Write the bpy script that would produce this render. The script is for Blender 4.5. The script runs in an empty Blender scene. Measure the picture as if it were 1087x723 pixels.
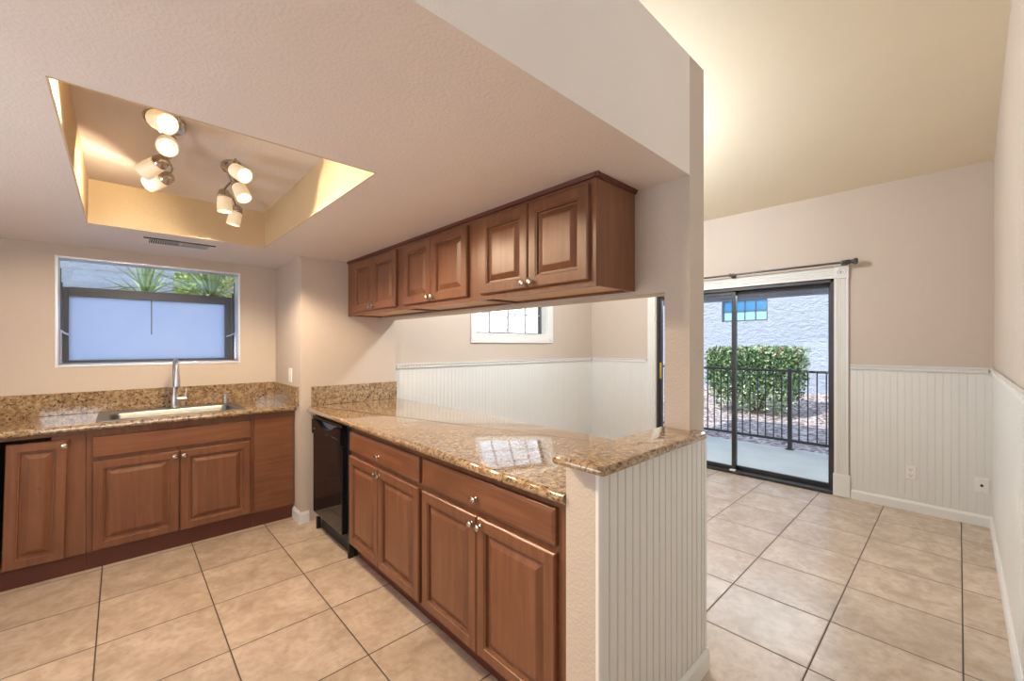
import bpy, bmesh, math, random
from mathutils import Vector, Matrix
random.seed(7)
SC = bpy.context.scene
COL = SC.collection
PI = math.pi

# ------------------------------------------------------------------ camera, sky, sun, light, exposure
cam_d = bpy.data.cameras.new('camera')
cam = bpy.data.objects.new('camera', cam_d); COL.objects.link(cam)
cam_d.sensor_width = 36.0
cam_d.lens = 36.0 * 444.0 / 1087.0
cam_d.shift_y = 4.5 / 1087.0
cam_d.clip_start = 0.05; cam_d.clip_end = 200
cam.location = (0, 0, 1.4)
cam.rotation_euler = (PI / 2, 0, -math.asin(0.68325))
SC.camera = cam

vs = SC.view_settings
vs.view_transform = 'Standard'; vs.look = 'None'; vs.gamma = 1.0; vs.use_curve_mapping = False
vs.exposure = 0.0
SC.cycles.use_denoising = True
SC.cycles.max_bounces = 10; SC.cycles.diffuse_bounces = 6; SC.cycles.glossy_bounces = 5
SC.cycles.transparent_max_bounces = 24; SC.cycles.transmission_bounces = 8
SC.cycles.sample_clamp_indirect = 6.0
SC.cycles.caustics_reflective = False; SC.cycles.caustics_refractive = False

world = bpy.data.worlds.new('sky'); SC.world = world; world.use_nodes = True
wn = world.node_tree.nodes; wl = world.node_tree.links
wn.clear()
w_out = wn.new('ShaderNodeOutputWorld'); w_bg = wn.new('ShaderNodeBackground')
w_tc = wn.new('ShaderNodeTexCoord'); w_sp = wn.new('ShaderNodeSeparateXYZ'); w_sky = wn.new('ShaderNodeValToRGB')
e = w_sky.color_ramp.elements                      # clear desert sky: pale at the horizon, blue overhead
e[0].position = 0.0; e[0].color = (1.55, 1.58, 1.62, 1); e[1].position = 1.0; e[1].color = (0.36, 0.56, 0.95, 1)
x_ = e.new(0.25); x_.color = (0.92, 1.02, 1.14, 1)
wl.new(w_tc.outputs['Generated'], w_sp.inputs[0]); wl.new(w_sp.outputs['Z'], w_sky.inputs[0])
w_bg.inputs['Strength'].default_value = 2.1
wl.new(w_sky.outputs[0], w_bg.inputs['Color']); wl.new(w_bg.outputs[0], w_out.inputs['Surface'])

def add_light(name, kind, loc, direction, energy, color, **kw):
    d = bpy.data.lights.new(name, kind); d.energy = energy; d.color = color
    for k, v in kw.items(): setattr(d, k, v)
    o = bpy.data.objects.new(name, d); COL.objects.link(o); o.location = loc
    o.rotation_euler = Vector(direction).to_track_quat('-Z', 'Y').to_euler()
    return o
add_light('sun', 'SUN', (0, 0, 12), (0.78, -0.18, -0.88), 5.6, (1.0, 0.96, 0.91), angle=math.radians(0.6))
# unseen area lights added as fill from behind the camera and from the left
add_light('rear_fill', 'AREA', (0.2, -3.9, 2.3), (0, 0.66, 0.75), 98, (0.80, 0.91, 1.0), shape='RECTANGLE', size=2.6, size_y=1.8)
add_light('side_fill', 'AREA', (-1.72, 1.7, 1.2), (1, 0.0, 0.3), 46, (0.82, 0.91, 1.0), shape='RECTANGLE', size=1.6, size_y=1.1)
add_light('patio_fill', 'AREA', (6.1, 1.7, 2.40), (-0.75, 0, -0.66), 70, (0.86, 0.94, 1.0), shape='RECTANGLE', size=2.2, size_y=0.8)  # added under the patio roof to strengthen the light through the door
# unseen point light without fixture, added to brighten dining area and sloped ceiling
add_light('dining_fill', 'POINT', (2.9, 2.2, 2.78), (0, 0, -1), 140, (0.90, 0.95, 1.0), shadow_soft_size=0.12)

# ------------------------------------------------------------------ material helpers
def srgb(r, g, b):
    f = lambda c: (c / 12.92 if c <= 0.04045 else ((c + 0.055) / 1.055) ** 2.4)
    return (f(r / 255), f(g / 255), f(b / 255), 1)
class NT:
    def __init__(s, name):
        s.m = bpy.data.materials.new(name); s.m.use_nodes = True
        s.n = s.m.node_tree.nodes; s.l = s.m.node_tree.links; s.n.clear()
        s.out = s.n.new('ShaderNodeOutputMaterial')
    def new(s, t, **kw):
        n = s.n.new(t)
        for k, v in kw.items(): setattr(n, k, v)
        return n
    def link(s, a, b): s.l.new(a, b)
    def coord(s, scale=(1, 1, 1), loc=(0, 0, 0)):
        tc = s.new('ShaderNodeTexCoord'); mp = s.new('ShaderNodeMapping')
        mp.inputs['Scale'].default_value = scale; mp.inputs['Location'].default_value = loc
        s.link(tc.outputs['Object'], mp.inputs['Vector']); return mp.outputs[0]
    def noise(s, v, scale, detail=3, rough=0.55, dist=0.0):
        n = s.new('ShaderNodeTexNoise'); n.inputs['Scale'].default_value = scale
        n.inputs['Detail'].default_value = detail; n.inputs['Roughness'].default_value = rough
        n.inputs['Distortion'].default_value = dist
        s.link(v, n.inputs['Vector']); return n.outputs['Fac']
    def ramp(s, f, stops, interp='LINEAR'):
        r = s.new('ShaderNodeValToRGB'); r.color_ramp.interpolation = interp
        e = r.color_ramp.elements
        while len(e) > len(stops): e.remove(e[-1])
        while len(e) < len(stops): e.new(1.0)
        for i, (p, c) in enumerate(stops): e[i].position = p; e[i].color = c
        s.link(f, r.inputs[0]); return r.outputs[0]
    def mix(s, f, a, b, mode='MIX'):
        m = s.new('ShaderNodeMix', data_type='RGBA', blend_type=mode)
        for sock, v in ((m.inputs[0], f), (m.inputs[6], a), (m.inputs[7], b)):
            if hasattr(v, 'is_output'): s.link(v, sock)
            else: sock.default_value = v
        return m.outputs[2]
    def math(s, op, a, b=None):
        m = s.new('ShaderNodeMath', operation=op)
        for i, v in enumerate((a, b)):
            if v is None: continue
            if hasattr(v, 'is_output'): s.link(v, m.inputs[i])
            else: m.inputs[i].default_value = v
        return m.outputs[0]
    def bump(s, h, strength, dist=0.01):
        b = s.new('ShaderNodeBump'); b.inputs['Strength'].default_value = strength; b.inputs['Distance'].default_value = dist
        s.link(h, b.inputs['Height']); return b.outputs[0]
    def bsdf(s, color, rough=0.5, metal=0.0, normal=None, spec=None, **kw):
        p = s.new('ShaderNodeBsdfPrincipled')
        if hasattr(color, 'is_output'): s.link(color, p.inputs['Base Color'])
        else: p.inputs['Base Color'].default_value = color
        if hasattr(rough, 'is_output'): s.link(rough, p.inputs['Roughness'])
        else: p.inputs['Roughness'].default_value = rough
        p.inputs['Metallic'].default_value = metal
        if spec is not None: p.inputs['Specular IOR Level'].default_value = spec
        for k, v in kw.items(): p.inputs[k].default_value = v
        if normal is not None: s.link(normal, p.inputs['Normal'])
        s.link(p.outputs[0], s.out.inputs['Surface']); return p
def plain(name, c, rough=0.5, metal=0.0, var=0.06, scale=6.0, **kw):
    t = NT(name); v = t.coord()
    f = t.noise(v, scale, 4)
    d = tuple(x * (1 - var) for x in c[:3]) + (1,); l = tuple(min(1, x * (1 + var)) for x in c[:3]) + (1,)
    t.bsdf(t.mix(f, d, l), rough, metal, **kw); return t.m
def paint(name, c, rough, bump_s, scale=85.0, dist=0.004):
    t = NT(name); v = t.coord()
    n1 = t.noise(v, scale, 3, 0.5); n2 = t.noise(v, 2.2, 3)
    h = t.ramp(n1, [(0.42, (0, 0, 0, 1)), (0.62, (1, 1, 1, 1))])
    col = t.mix(n2, tuple(x * 0.96 for x in c[:3]) + (1,), tuple(min(1, x * 1.04) for x in c[:3]) + (1,))
    t.bsdf(col, rough, normal=t.bump(h, bump_s, dist)); return t.m
def wood(name, horiz=False):
    t = NT(name)
    v = t.coord((3.0, 3.0, 34.0) if horiz else (34.0, 34.0, 2.2))
    if horiz:                       # grain runs along the drawer front, across the height
        v = t.coord((2.2, 2.2, 34.0))
    g = t.noise(v, 1.0, 6, 0.62, 0.6)
    cloud = t.noise(t.coord((3, 3, 1.6)), 1.0, 3)
    knots = t.noise(t.coord((4.5, 4.5, 3.0), (3.1, 0, 1.7)), 1.6, 3, 0.6, 1.2)
    col = t.ramp(g, [(0.25, srgb(88, 52, 36)), (0.5, srgb(110, 68, 46)), (0.75, srgb(129, 83, 58))])
    col = t.mix(t.ramp(cloud, [(0.3, (0, 0, 0, 1)), (0.75, (0.55, 0.55, 0.55, 1))]), col, srgb(133, 91, 63))
    col = t.mix(t.ramp(knots, [(0.72, (0, 0, 0, 1)), (0.8, (0.75, 0.75, 0.75, 1))]), col, srgb(78, 36, 20))
    t.bsdf(col, 0.36, normal=t.bump(g, 0.08, 0.002), spec=0.45); return t.m
def granite(name):
    t = NT(name); v = t.coord()
    a = t.noise(v, 46, 5, 0.68, 0.2)
    base = t.ramp(a, [(0.28, srgb(82, 64, 50)), (0.42, srgb(128, 104, 78)), (0.55, srgb(164, 139, 106)), (0.72, srgb(192, 172, 142))])
    b = t.noise(v, 58, 3, 0.6, 0.2)
    base = t.mix(t.ramp(b, [(0.57, (0, 0, 0, 1)), (0.61, (1, 1, 1, 1))]), base, srgb(62, 46, 40))
    c = t.noise(t.coord((1, 1, 1), (5, 3, 1)), 52, 2, 0.5, 0.5)
    base = t.mix(t.ramp(c, [(0.60, (0, 0, 0, 1)), (0.66, (0.9, 0.9, 0.9, 1))]), base, srgb(116, 82, 60))
    d = t.noise(t.coord((1, 1, 1), (1, 7, 4)), 130, 2)
    base = t.mix(t.ramp(d, [(0.66, (0, 0, 0, 1)), (0.72, (0.8, 0.8, 0.8, 1))]), base, srgb(224, 208, 178))
    e = t.noise(v, 6, 3)
    base = t.mix(t.ramp(e, [(0.35, (0, 0, 0, 1)), (0.7, (0.2, 0.2, 0.2, 1))]), base, srgb(172, 138, 96))
    t.bsdf(base, 0.06, spec=0.7, **{'Coat Weight': 0.4, 'Coat Roughness': 0.03, 'Coat IOR': 1.6}); return t.m
TX, TXW, TY, TYW = 0.8176, 0.4508, -0.0126, 0.4585
def tile(name):
    t = NT(name)
    tc = t.new('ShaderNodeTexCoord'); sp = t.new('ShaderNodeSeparateXYZ'); t.link(tc.outputs['Object'], sp.inputs[0])
    u = t.math('DIVIDE', t.math('SUBTRACT', sp.outputs[0], TX), TXW)
    w = t.math('DIVIDE', t.math('SUBTRACT', sp.outputs[1], TY), TYW)
    def edge(a, half):
        fr = t.math('FRACT', a); d = t.math('ABSOLUTE', t.math('SUBTRACT', fr, 0.5))
        return t.math('SUBTRACT', 0.5, d)
    eu, ew = edge(u, 0), edge(w, 0)
    du = t.math('MULTIPLY', eu, TXW); dw = t.math('MULTIPLY', ew, TYW)
    dmin = t.math('MINIMUM', du, dw)
    g1 = t.new('ShaderNodeMapRange'); g1.inputs[1].default_value = 0.0022; g1.inputs[2].default_value = 0.0038
    t.link(dmin, g1.inputs[0])
    h = t.new('ShaderNodeMapRange'); h.inputs[1].default_value = 0.002; h.inputs[2].default_value = 0.007
    t.link(dmin, h.inputs[0])
    cb = t.new('ShaderNodeCombineXYZ'); t.link(t.math('FLOOR', u), cb.inputs[0]); t.link(t.math('FLOOR', w), cb.inputs[1])
    wnz = t.new('ShaderNodeTexWhiteNoise', noise_dimensions='3D'); t.link(cb.outputs[0], wnz.inputs[0])
    off = t.new('ShaderNodeVectorMath', operation='MULTIPLY_ADD')
    t.link(wnz.outputs['Color'], off.inputs[0]); off.inputs[1].default_value = (9, 9, 9); t.link(tc.outputs['Object'], off.inputs[2])
    n1 = t.noise(off.outputs[0], 5.5, 6, 0.66, 0.5); n2 = t.noise(off.outputs[0], 26, 4, 0.6, 0.3)
    c = t.ramp(n1, [(0.3, srgb(170, 150, 132)), (0.5, srgb(189, 170, 152)), (0.72, srgb(205, 188, 172))])
    c = t.mix(t.ramp(n2, [(0.45, (0, 0, 0, 1)), (0.7, (0.45, 0.45, 0.45, 1))]), c, srgb(162, 137, 114))
    bri = t.math('ADD', t.math('MULTIPLY', wnz.outputs['Value'], 0.12), 0.94)
    cc = t.new('ShaderNodeVectorMath', operation='SCALE'); t.link(c, cc.inputs[0]); t.link(bri, cc.inputs['Scale'])
    col = t.mix(g1.outputs[0], srgb(72, 58, 50), cc.outputs[0])
    rg = t.new('ShaderNodeMapRange'); rg.inputs[3].default_value = 0.8; rg.inputs[4].default_value = 0.27
    t.link(g1.outputs[0], rg.inputs[0])
    hh = t.math('ADD', h.outputs[0], t.math('MULTIPLY', n2, 0.10))
    t.bsdf(col, rg.outputs[0], normal=t.bump(hh, 0.35, 0.004), spec=0.5); return t.m
def glass(name, tint=(0.95, 0.97, 0.98, 1), refl=0.22):
    t = NT(name)
    tr = t.new('ShaderNodeBsdfTransparent'); tr.inputs[0].default_value = tint
    gl = t.new('ShaderNodeBsdfGlossy'); gl.inputs['Roughness'].default_value = 0.01
    fr = t.new('ShaderNodeFresnel'); fr.inputs[0].default_value = 1.45
    mx = t.new('ShaderNodeMixShader'); t.link(t.math('MULTIPLY', fr.outputs[0], refl), mx.inputs[0])
    t.link(tr.outputs[0], mx.inputs[1]); t.link(gl.outputs[0], mx.inputs[2]); t.link(mx.outputs[0], t.out.inputs[0]); return t.m
def frosted(name):
    t = NT(name); v = t.coord()
    n = t.noise(v, 3.0, 3)
    col = t.mix(n, (0.66, 0.78, 0.99, 1), (0.78, 0.87, 1.0, 1))
    tl = t.new('ShaderNodeBsdfTranslucent'); t.link(col, tl.inputs[0])
    df = t.new('ShaderNodeBsdfPrincipled'); t.link(col, df.inputs['Base Color']); df.inputs['Roughness'].default_value = 0.35
    mx = t.new('ShaderNodeMixShader'); mx.inputs[0].default_value = 0.15
    t.link(tl.outputs[0], mx.inputs[1]); t.link(df.outputs[0], mx.inputs[2]); t.link(mx.outputs[0], t.out.inputs[0]); return t.m
def emissive(name, c, e):
    t = NT(name); v = t.coord((1, 1, 1)); n = t.noise(v, 30, 3)
    p = t.bsdf(t.mix(n, (0.9, 0.8, 0.62, 1), (0.98, 0.92, 0.8, 1)), 0.3)
    p.inputs['Emission Color'].default_value = c; p.inputs['Emission Strength'].default_value = e; return t.m
def leafmat(name, stops):
    t = NT(name)
    oi = t.new('ShaderNodeNewGeometry')
    c = t.ramp(oi.outputs['Random Per Island'], stops)
    p = t.bsdf(c, 0.5)
    return t.m

M = {}
TAN = srgb(196, 183, 171)
M['wall'] = paint('wall_paint', TAN, 0.6, 0.08, 90, 0.003)
M['wall_tex'] = paint('textured_paint', TAN, 0.55, 0.22, 105, 0.004)
M['ceil'] = paint('kitchen_ceiling_paint', srgb(232, 223, 217), 0.40, 0.15, 105, 0.004)
M['cream'] = paint('recess_paint', srgb(206, 186, 150), 0.5, 0.12, 60)
M['vault'] = paint('vault_paint', srgb(226, 215, 192), 0.7, 0.06, 60)
M['white'] = plain('white_trim', srgb(226, 226, 223), 0.35, var=0.02)
M['bead'] = plain('beadboard_white', srgb(220, 220, 217), 0.38, var=0.02)
M['wood'] = wood('maple_stain'); M['woodh'] = wood('maple_stain_across', True)
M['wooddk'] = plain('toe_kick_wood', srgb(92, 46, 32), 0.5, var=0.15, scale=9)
M['woodin'] = plain('cabinet_underside', srgb(196, 160, 120), 0.5, var=0.08)
M['granite'] = granite('granite')
M['tile'] = tile('floor_tile')
M['steel'] = plain('brushed_steel', (0.56, 0.56, 0.58, 1), 0.34, 1.0, var=0.05, scale=40)
M['nickel'] = plain('satin_nickel', (0.55, 0.50, 0.44, 1), 0.25, 1.0, var=0.05)
M['chrome'] = plain('chrome', (0.75, 0.76, 0.78, 1), 0.12, 1.0, var=0.02)
M['black'] = plain('black_gloss', (0.010, 0.010, 0.011, 1), 0.07, var=0.1)
M['blackm'] = plain('black_matte', (0.012, 0.012, 0.013, 1), 0.5, var=0.1)
M['bronze'] = plain('bronze_aluminium', (0.060, 0.060, 0.064, 1), 0.4, 0.5, var=0.08)
M['grey'] = plain('grey_aluminium', srgb(104, 106, 112), 0.35, 0.6, var=0.05)
M['alu'] = plain('bright_aluminium', (0.72, 0.74, 0.77, 1), 0.35, 0.6, var=0.04)
M['brass'] = plain('brass', (0.6, 0.38, 0.12, 1), 0.3, 1.0)
M['rod'] = plain('rod_metal', (0.10, 0.095, 0.09, 1), 0.35, 0.8)
M['glass'] = glass('window_glass')
M['frost'] = frosted('frosted_glass')
M['shade'] = emissive('lit_glass_shade', (1.0, 0.74, 0.40, 1), 0.35)
M['bulb'] = emissive('bulb', (1.0, 0.88, 0.62, 1), 4.0)
M['plastic'] = plain('switch_plastic', srgb(232, 230, 226), 0.3, var=0.01)
M['slot'] = plain('slot_dark', (0.02, 0.02, 0.02, 1), 0.6)
M['concrete'] = plain('patio_concrete', srgb(196, 196, 190), 0.8, var=0.16, scale=3)
def stucco(a, b):
    t = NT('stucco'); v = t.coord((1, 0.8, 1.5)); n = t.noise(v, 7.0, 5, 0.62, 0.4); n2 = t.noise(v, 26, 3)
    h = t.math('ADD', n, t.math('MULTIPLY', n2, 0.3))
    t.bsdf(t.mix(n, a, b), 0.9, normal=t.bump(h, 0.9, 0.08)); return t.m
M['stucco'] = stucco(srgb(146, 154, 170), srgb(178, 184, 195)); M['stuccop'] = stucco(srgb(186, 194, 208), srgb(214, 219, 228))
def gravel():
    t = NT('gravel'); v = t.coord()
    vo = t.new('ShaderNodeTexVoronoi'); vo.inputs['Scale'].default_value = 17; t.link(v, vo.inputs['Vector'])
    hsv = t.new('ShaderNodeSeparateColor'); t.link(vo.outputs['Color'], hsv.inputs[0])
    c = t.ramp(hsv.outputs[0], [(0.0, srgb(104, 88, 88)), (0.4, srgb(158, 138, 134)), (0.75, srgb(196, 178, 168)), (1.0, srgb(222, 208, 198))])
    d = t.ramp(vo.outputs['Distance'], [(0.0, (1, 1, 1, 1)), (0.75, (0, 0, 0, 1))])
    t.bsdf(c, 0.9, normal=t.bump(d, 1.0, 0.03)); return t.m
M['gravel'] = gravel()
M['bark'] = plain('bark', srgb(120, 96, 78), 0.9, var=0.3, scale=14)
M['twig'] = plain('bare_twig', srgb(196, 188, 182), 0.9, var=0.2, scale=14)
M['leaf'] = leafmat('hedge_leaf', [(0, srgb(52, 82, 52)), (0.4, srgb(92, 128, 76)), (0.75, srgb(146, 172, 116)), (1, srgb(216, 224, 190))])
M['flower'] = leafmat('hedge_flower', [(0, srgb(170, 60, 70)), (1, srgb(214, 120, 110))])
M['yucca'] = leafmat('yucca_leaf', [(0, srgb(112, 140, 92)), (0.5, srgb(172, 194, 128)), (1, srgb(226, 232, 184))])
M['bgleaf'] = leafmat('bush_leaf', [(0, srgb(120, 150, 70)), (0.5, srgb(180, 200, 100)), (1, srgb(226, 232, 150))])
M['paneb'] = plain('reflected_sky_pane', srgb(60, 128, 176), 0.08, var=0.1)  # blue of the reflected sky is put into the pane colour
M['panel'] = plain('pale_blind', srgb(150, 200, 220), 0.15, var=0.05)

# ------------------------------------------------------------------ mesh helpers
class MB:
    def __init__(s): s.v = []; s.f = []
    def add(s, vs, fs):
        o = len(s.v); s.v += [tuple(p) for p in vs]; s.f += [tuple(i + o for i in f) for f in fs]; return s
    def box(s, x0, x1, y0, y1, z0, z1):
        return s.add([(x0, y0, z0), (x1, y0, z0), (x1, y1, z0), (x0, y1, z0), (x0, y0, z1), (x1, y0, z1), (x1, y1, z1), (x0, y1, z1)],
                     [(0, 3, 2, 1), (4, 5, 6, 7), (0, 1, 5, 4), (1, 2, 6, 5), (2, 3, 7, 6), (3, 0, 4, 7)])
    def rings(s, rs, cap0=True, cap1=True, closed=True):
        n = len(rs[0]); fs = []; vs = [p for r in rs for p in r]
        for i in range(len(rs) - 1):
            for j in range(n if closed else n - 1):
                k = (j + 1) % n
                fs.append((i * n + j, i * n + k, (i + 1) * n + k, (i + 1) * n + j))
        if cap0: fs.append(tuple(reversed(range(n))))
        if cap1: fs.append(tuple((len(rs) - 1) * n + j for j in range(n)))
        return s.add(vs, fs)
    def tube(s, pts, r, n=10, caps=True):
        pts = [Vector(p) for p in pts]; rs = []
        rad = r if isinstance(r, (list, tuple)) else [r] * len(pts)
        d0 = (pts[1] - pts[0]).normalized()
        up = Vector((0, 0, 1)) if abs(d0.z) < 0.9 else Vector((1, 0, 0))
        a = d0.cross(up).normalized()
        for i, p in enumerate(pts):
            if i == 0: d = pts[1] - pts[0]
            elif i == len(pts) - 1: d = pts[-1] - pts[-2]
            else: d = (pts[i + 1] - pts[i]).normalized() + (pts[i] - pts[i - 1]).normalized()
            d = d.normalized(); a = (a - d * a.dot(d)).normalized(); b = d.cross(a)
            rs.append([p + (a * math.cos(2 * PI * k / n) + b * math.sin(2 * PI * k / n)) * rad[i] for k in range(n)])
        return s.rings(rs, caps, caps)
    def lathe(s, origin, axis, prof, n=24, caps=True):     # prof: (distance along axis, radius)
        o = Vector(origin); d = Vector(axis).normalized()
        up = Vector((0, 0, 1)) if abs(d.z) < 0.9 else Vector((1, 0, 0))
        a = d.cross(up).normalized(); b = d.cross(a)
        return s.rings([[o + d * t + (a * math.cos(2 * PI * k / n) + b * math.sin(2 * PI * k / n)) * max(r, 1e-4) for k in range(n)] for t, r in prof], caps, caps)
    def prism(s, poly, fn, t0, t1):                        # poly (a,b) extruded from t0 to t1; fn(a,b,t)->xyz
        return s.rings([[fn(a, b, t) for a, b in poly] for t in (t0, t1)])
    def build(s, name, mat, parent=None, smooth=False, bevel=0.0, mats=None):
        me = bpy.data.meshes.new(name)
        off = Vector(parent_loc(parent)) if parent else Vector((0, 0, 0))
        me.from_pydata([Vector(p) - off for p in s.v], [], s.f)
        bm = bmesh.new(); bm.from_mesh(me); bmesh.ops.recalc_face_normals(bm, faces=bm.faces); bm.to_mesh(me); bm.free()
        me.materials.append(mat)
        if smooth:
            me.shade_smooth(); me.set_sharp_from_angle(angle=math.radians(38))
        o = bpy.data.objects.new(name, me); COL.objects.link(o)
        if parent: o.parent = parent
        if bevel:
            b = o.modifiers.new('edge', 'BEVEL'); b.width = bevel; b.segments = 2; b.limit_method = 'ANGLE'; b.angle_limit = math.radians(50)
        return o
def parent_loc(p):
    l = Vector((0, 0, 0))
    while p: l += Vector(p.location); p = p.parent
    return l
def thing(name, label, cat, loc, group=None):
    o = bpy.data.objects.new(name, None); COL.objects.link(o); o.location = loc; o.empty_display_size = 0.1
    o['label'] = label; o['category'] = cat
    if group: o['group'] = group
    return o
def tag(o, label, cat, group=None, kind=None):
    o['label'] = label; o['category'] = cat
    if group: o['group'] = group
    if kind: o['kind'] = kind
    return o
def struct(o, label, cat):
    o['kind'] = 'structure'; o['label'] = label; o['category'] = cat; return o
def sroot(name, label, cat, loc=(0, 0, 0)):
    o = bpy.data.objects.new(name, None); COL.objects.link(o); o.location = loc; o.empty_display_size = 0.1
    return struct(o, label, cat)

# mappings of (along, up, outward) on a plane
def onX(x, s=-1): return lambda a, b, n: (x + s * n, a, b)          # plane x = const, outward to -x
def onY(y, s=-1): return lambda a, b, n: (a, y + s * n, b)
def beads(mb, fn, a0, a1, z0, z1, th=0.009, pitch=0.045, gw=0.0045, gd=0.0022):
    prof = [(a0, 0), (a0, th)]
    a = a0 + pitch
    while a < a1 - 0.012:
        prof += [(a - gw / 2, th), (a - gw / 6, th - gd), (a + gw / 6, th - gd), (a + gw / 2, th)]
        a += pitch
    prof += [(a1, th), (a1, 0)]
    n = len(prof)
    vs = [fn(p, z0, t) for p, t in prof] + [fn(p, z1, t) for p, t in prof]
    fs = [(i, i + 1, n + i + 1, n + i) for i in range(n - 1)]
    for i in range(2, n - 2): pass
    fs += [tuple(range(n)), tuple(range(n, 2 * n))]
    mb.add(vs, fs)
def raised(mb, fn, a0, a1, b0, b1, rings, back=0.0):               # rings: (inset, height)
    rs = []
    for ins, h in [(0, back)] + rings:
        rs.append([fn(a0 + ins, b0 + ins, h), fn(a1 - ins, b0 + ins, h), fn(a1 - ins, b1 - ins, h), fn(a0 + ins, b1 - ins, h)])
    mb.rings(rs)
DOOR = [(0, 0.016), (0.005, 0.022), (0.046, 0.022), (0.049, 0.018), (0.054, 0.018), (0.057, 0.007), (0.064, 0.006), (0.090, 0.019), (0.094, 0.0195)]
DRAWER = [(0, 0.013), (0.003, 0.016), (0.012, 0.020), (0.015, 0.021)]
def slab(mb, outline, z0, z1, r, rounded=None):                     # bullnosed slab with a counter-clockwise outline
    n = len(outline); P_ = [Vector(p) for p in outline]
    norms = []
    for i in range(n):
        d = P_[(i + 1) % n] - P_[i]; norms.append(Vector((d.y, -d.x)).normalized())
    def ring(ins, z):
        out = []
        for i in range(n):
            a, b = norms[i - 1], norms[i]
            fa = 1.0 if rounded is None or rounded[i - 1] else 0.0
            fb = 1.0 if rounded is None or rounded[i] else 0.0
            # shift both edges inwards and intersect
            det = a.x * b.y - a.y * b.x
            if abs(det) < 1e-5: s_ = -b * ins * fb
            else:
                ra, rb = -ins * fa, -ins * fb
                s_ = Vector(((ra * b.y - rb * a.y) / det, (a.x * rb - b.x * ra) / det))
            out.append((P_[i].x + s_.x, P_[i].y + s_.y, z))
        return out
    rs = []
    for k in range(7):
        t = -PI / 2 + PI * k / 6 * 0.5
        rs.append(ring(r * (1 - math.cos(t)), z0 + r + r * math.sin(t)))
    for k in range(7):
        t = PI / 2 * k / 6
        rs.append(ring(r * (1 - math.cos(t)), z1 - r + r * math.sin(t)))
    mb.rings(rs)

# ------------------------------------------------------------------ setting
XD, YS, YN, YK, XL, YB = 4.865, -0.182, 3.55, 4.25, -1.8, -4.5
ZC = 2.095
def vaultz(x): return 2.81 + 0.221 * (XD - x)

fl = MB().box(XL - .15, XD + .05, YB - .15, YK + .2, -0.06, 0).build('floor', M['tile'])
struct(fl, 'square beige ceramic floor tiles with dark grout', 'floor')

def wall_with_hole(mb, fn, a0, a1, z1, h, th):   # fn(a, b, n) n inward(0) .. -th
    (ha0, ha1, hz0, hz1) = h
    for (p0, p1, q0, q1) in ((a0, ha0, 0, z1), (ha1, a1, 0, z1), (ha0, ha1, 0, hz0), (ha0, ha1, hz1, z1)):
        if p1 - p0 < 1e-4 or q1 - q0 < 1e-4: continue
        mb.rings([[fn(p0, q0, n), fn(p1, q0, n), fn(p1, q1, n), fn(p0, q1, n)] for n in (0, -th)])

# east wall with the sliding door
mb = MB(); wall_with_hole(mb, onX(XD), YS - .14, YN + .15, 2.9, (0.80, 2.57, 0, 2.03), 0.14)
we = struct(mb.build('wall_east', M['wall']), 'tan wall around the sliding glass door', 'wall')
mb = MB(); beads(mb, onX(XD), YS, 0.676, 0.0, 1.185); mb.build('wainscot', M['bead'], we)
mb = MB(); beads(mb, onX(XD), 2.67, YN, 0.0, 1.185); mb.build('wainscot', M['bead'], we)
# north wall of dining area with window
mb = MB(); wall_with_hole(mb, onY(YN), 1.838, XD + .14, 3.6, (2.79, 3.93, 1.52, 2.14), 0.14)
wn_ = struct(mb.build('wall_north', M['wall']), 'tan dining wall with small grid window', 'wall')
mb = MB(); beads(mb, onY(YN), 1.838, XD, 0.0, 1.185); mb.build('wainscot', M['bead'], wn_)
# south (right-hand) wall
mb = MB().box(1.9, XD + .14, YS - .14, YS, 0, 3.7)
ws = struct(mb.build('wall_south', M['wall']), 'wall at the right edge with white wainscot', 'wall')
mb = MB(); beads(mb, onY(YS, 1), 1.9, XD, 0.0, 1.185); mb.build('wainscot', M['bead'], ws)
# kitchen wall with garden window
mb = MB(); wall_with_hole(mb, onY(YK), XL, 1.03, 2.6, (-0.331, 0.756, 1.243, 2.018), 0.14)
struct(mb.build('wall_kitchen', M['wall']), 'tan wall behind the kitchen sink', 'wall')
mb = MB().box(1.03, 1.838, 3.52, YK + .14, 0, 2.6)
struct(mb.build('wall_corner', M['wall']), 'tan wall corner between sink counter and dishwasher', 'wall')
# pass-through wall: header, pillar, half wall
mb = MB().box(1.70, 1.838, 0.861, YN, 1.625, 2.585).box(1.70, 1.838, 0.753, 0.861, 1.0195, 2.585).box(1.06, 1.838, 0.757, 0.875, 0, 1.0185)
wp = struct(mb.build('wall_middle', M['wall_tex']), 'textured half wall, pillar and header around the pass-through', 'wall')
mb = MB(); beads(mb, onY(0.757), 1.072, 1.826, 0.0, 1.0175, th=0.010, pitch=0.0455, gw=0.010, gd=0.0075)
mb.build('wainscot', M['bead'], wp)
MB().box(1.056, 1.073, 0.743, 0.757, 0, 1.0175).box(1.824, 1.845, 0.743, 0.757, 0, 1.0175).build('corner_bead', M['white'], wp, bevel=.003)
# outer closing walls of the room behind the camera
struct(MB().box(XL - .15, XL, YB, YK + .14, 0, 4.5).build('wall_west', M['wall']), 'left wall outside the view', 'wall')
struct(MB().box(XL - .15, 1.95, YB - .15, YB, 0, 4.5).build('wall_rear', M['wall']), 'rear wall behind the camera', 'wall')
struct(MB().box(1.9, 2.04, YB, YS - .14, 0, 4.0).build('wall_hall', M['wall']), 'side wall behind the camera', 'wall')

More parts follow.
